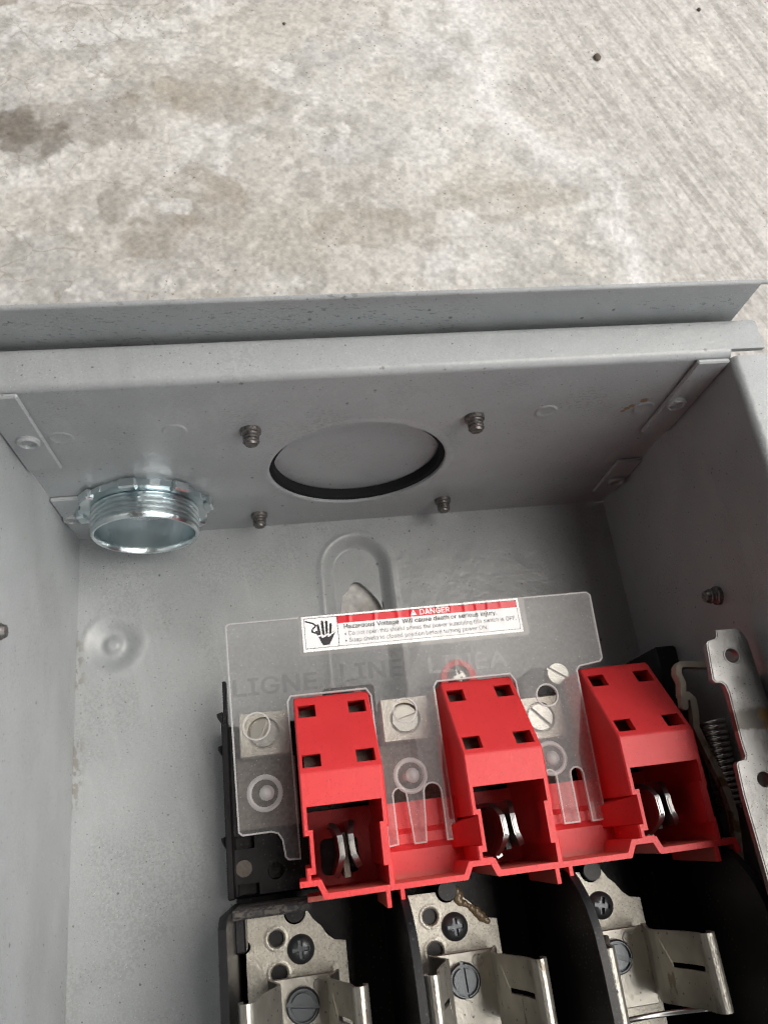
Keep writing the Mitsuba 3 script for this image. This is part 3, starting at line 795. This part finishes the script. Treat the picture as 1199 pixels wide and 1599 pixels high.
for txt, x, y, h in (("LIGNE", 59.2, -74.6, 5.3), ("LINE", 94.0, -73.0, 5.3), ("LINEA", 123.0, -73.4, 5.3)):
    m = meshkit.text_mesh(txt, h, 0.45, bold=True)
    m.apply_translation([x, y, SZ + 0.03])
    wid = {"LIGNE": 27.0, "LINE": 20.5, "LINEA": 27.0}[txt]
    v = m.vertices.copy(); v[:, 0] = x + (v[:, 0] - v[:, 0].min()) * wid / np.ptp(v[:, 0]); m.vertices = v
    m.update_faces(m.face_normals[:, 2] > 0.5)
    put(C, "embossed_lettering", m, "clear_emboss")
    lab(f"{C}__embossed_lettering" if txt == "LIGNE" else f"{C}__embossed_lettering_{1 if txt == 'LINE' else 2:03d}", f"raised lettering {txt} moulded in the clear shield")

# ------------------------------------------------------------------ danger sticker on the shield
N = "danger_sticker"
lab(N, "creased white and red danger label stuck along the far edge of the clear shield", "warning label")
SX, SY, SW, SH = 82.6, -62.4, 75.0, 12.0
creases = CR = [(16, 0.30, 0.5), (24.5, 0.38, 0.45), (33, 0.25, 0.6), (37.0, 0.42, 0.4), (42, 0.22, 0.5), (46.5, 0.36, 0.45), (50.5, 0.40, 0.4), (56, 0.3, 0.5), (60, 0.33, 0.4), (63.5, 0.28, 0.4), (69, 0.2, 0.6)]


def wave(x, y):
    u, v = x - SX, y - SY
    z = 0 * u
    for k, (c, a, w) in enumerate(creases):
        cc = c + 0.10 * (v - 6) * math.sin(k * 2.3)
        amp = 0.62 * a * (0.25 + 0.65 * sstep(4, 11, v + 2 * math.sin(k)))
        z = z + amp * np.exp(-((u - cc) / (1.15 * w)) ** 2)
    return z


def wrap(m, lift, refine=0.6, amp=1.0):
    v, f = arrays(m)
    t = trimesh.Trimesh(v, f)
    v, f = trimesh.remesh.subdivide_to_size(t.vertices, t.faces, refine)
    v = v.copy()
    v[:, 2] += SZ + lift + amp * wave(v[:, 0], v[:, 1])
    return trimesh.Trimesh(v, f)


def grid_sheet(poly_x0, y0, x1, y1, lift, n=0.25):
    gx = np.linspace(poly_x0, x1, int((x1 - poly_x0) / 0.12) + 2)
    gy = np.linspace(y0, y1, max(3, int((y1 - y0) / 0.6) + 1))
    A, B = np.meshgrid(gx, gy, indexing="ij")
    Zs = SZ + lift + wave(A, B)
    Vv = np.stack([A, B, Zs], -1).reshape(-1, 3)
    Ii = np.arange(A.size).reshape(A.shape)
    q = np.stack([Ii[:-1, :-1], Ii[1:, :-1], Ii[1:, 1:], Ii[:-1, 1:]], -1).reshape(-1, 4)
    return trimesh.Trimesh(Vv, np.vstack([q[:, [0, 1, 2]], q[:, [0, 2, 3]]]), process=False)


fl = sg.box(SX - 1.2, SY - 1.3, SX + SW + 2.0, SY + SH + 0.3).buffer(-1).buffer(1)
fv, ff = trimesh.creation.triangulate_polygon(fl, engine="earcut")
put(N, "clear_margin", trimesh.Trimesh(np.c_[fv, np.full(len(fv), SZ + 0.16)], ff, process=False), "clear_film")
put(N, "backing", grid_sheet(SX, SY, SX + SW, SY + SH, 0.24), "white_vinyl", smooth=True)
put(N, "red_band", grid_sheet(SX + 12.0, SY + SH - 3.25, SX + SW - 0.9, SY + SH - 0.75, 0.29), "red_ink", smooth=True)


def flat(poly, t=0.02):
    out = []
    for gpoly in getattr(poly, "geoms", [poly]):
        v, f = trimesh.creation.triangulate_polygon(gpoly, engine="earcut")
        out.append(trimesh.Trimesh(np.c_[v, np.zeros(len(v))], f, process=False))
    return trimesh.util.concatenate(out)


bd = sg.box(SX + 0.8, SY + 1.0, SX + SW - 0.8, SY + SH - 0.7)
frame = bd.difference(bd.buffer(-0.16)).union(sg.box(SX + 11.8, SY + 1.0, SX + 12.0, SY + SH - 0.7))
put(N, "border", wrap(flat(frame), 0.34), "black_ink")


def words(name, txt, x0, x1, yb, h, mat, lift, bold):
    m = meshkit.text_mesh(txt, h, 0.02, bold=bold)
    v = m.vertices.copy()
    v[:, 0] = x0 + (v[:, 0] - v[:, 0].min()) * (x1 - x0) / np.ptp(v[:, 0])
    v[:, 1] += yb
    m.vertices = v
    k = put(N, name, wrap(m, lift), mat)
    lab(k, f"printed words {txt.strip('• ')}")


words("heading", "DANGER", SX + 40.2, SX + 50.6, SY + 9.25, 1.75, "white_vinyl", 0.37, True)
words("line", "Hazardous Voltage. Will cause death or serious injury.", SX + 14.0, SX + 66.8, SY + 6.75, 1.45, "black_ink", 0.35, True)
words("line", "• Do not open this shield unless the power supplying this switch is OFF.", SX + 14.0, SX + 73.2, SY + 4.35, 1.40, "black_ink", 0.35, False)
words("line", "• Snap shield to closed position before turning power ON.", SX + 14.0, SX + 62.8, SY + 2.05, 1.40, "black_ink", 0.35, False)
tri = sg.Polygon([(SX + 36.9, SY + 9.2), (SX + 39.1, SY + 9.2), (SX + 38.0, SY + 11.1)])
put(N, "alert_triangle", wrap(flat(tri.difference(sg.box(SX + 37.85, SY + 9.75, SX + 38.15, SY + 10.5))), 0.37), "white_vinyl")
hx, hy = SX + 7.6, SY + 2.0
hand = sg.Polygon([(hx - 2.2, hy + 2.6), (hx + 2.1, hy + 2.6), (hx + 1.6, hy + 0.7), (hx + 1.1, hy - 0.2), (hx - 1.0, hy - 0.2), (hx - 1.6, hy + 0.8)])
for fx, y1, lean in ((-1.75, 7.0, -0.5), (-0.62, 8.1, -0.1), (0.5, 8.0, 0.15), (1.6, 7.0, 0.4)):
    hand = hand.union(sg.LineString([(hx + fx, hy + 2.4), (hx + fx + lean, hy + y1 - 0.4)]).buffer(0.42))
hand = hand.union(sg.LineString([(hx + 1.6, hy + 1.4), (hx + 2.9, hy + 3.9)]).buffer(0.4)).union(sg.LineString([(hx - 1.7, hy + 2.0), (hx - 2.9, hy + 4.6)]).buffer(0.3))
bolt_ = sg.LineString([(hx - 3.4, hy + 2.9), (hx - 0.9, hy + 3.2), (hx - 1.1, hy + 2.5), (hx + 1.1, hy + 3.5), (hx + 1.0, hy + 2.7), (hx + 3.0, hy + 4.0)]).buffer(0.26)
wire_ = sg.LineString([(SX + 1.4, SY + 10.3), (SX + 3.9, SY + 9.4), (SX + 4.7, SY + 8.6), (SX + 3.4, SY + 7.4), (SX + 3.3, SY + 6.6), (SX + 4.8, SY + 6.0)]).buffer(0.26)
put(N, "hand_symbol", wrap(flat(hand.difference(bolt_)), 0.35), "black_ink")
put(N, "wire_symbol", wrap(flat(wire_), 0.35), "black_ink")
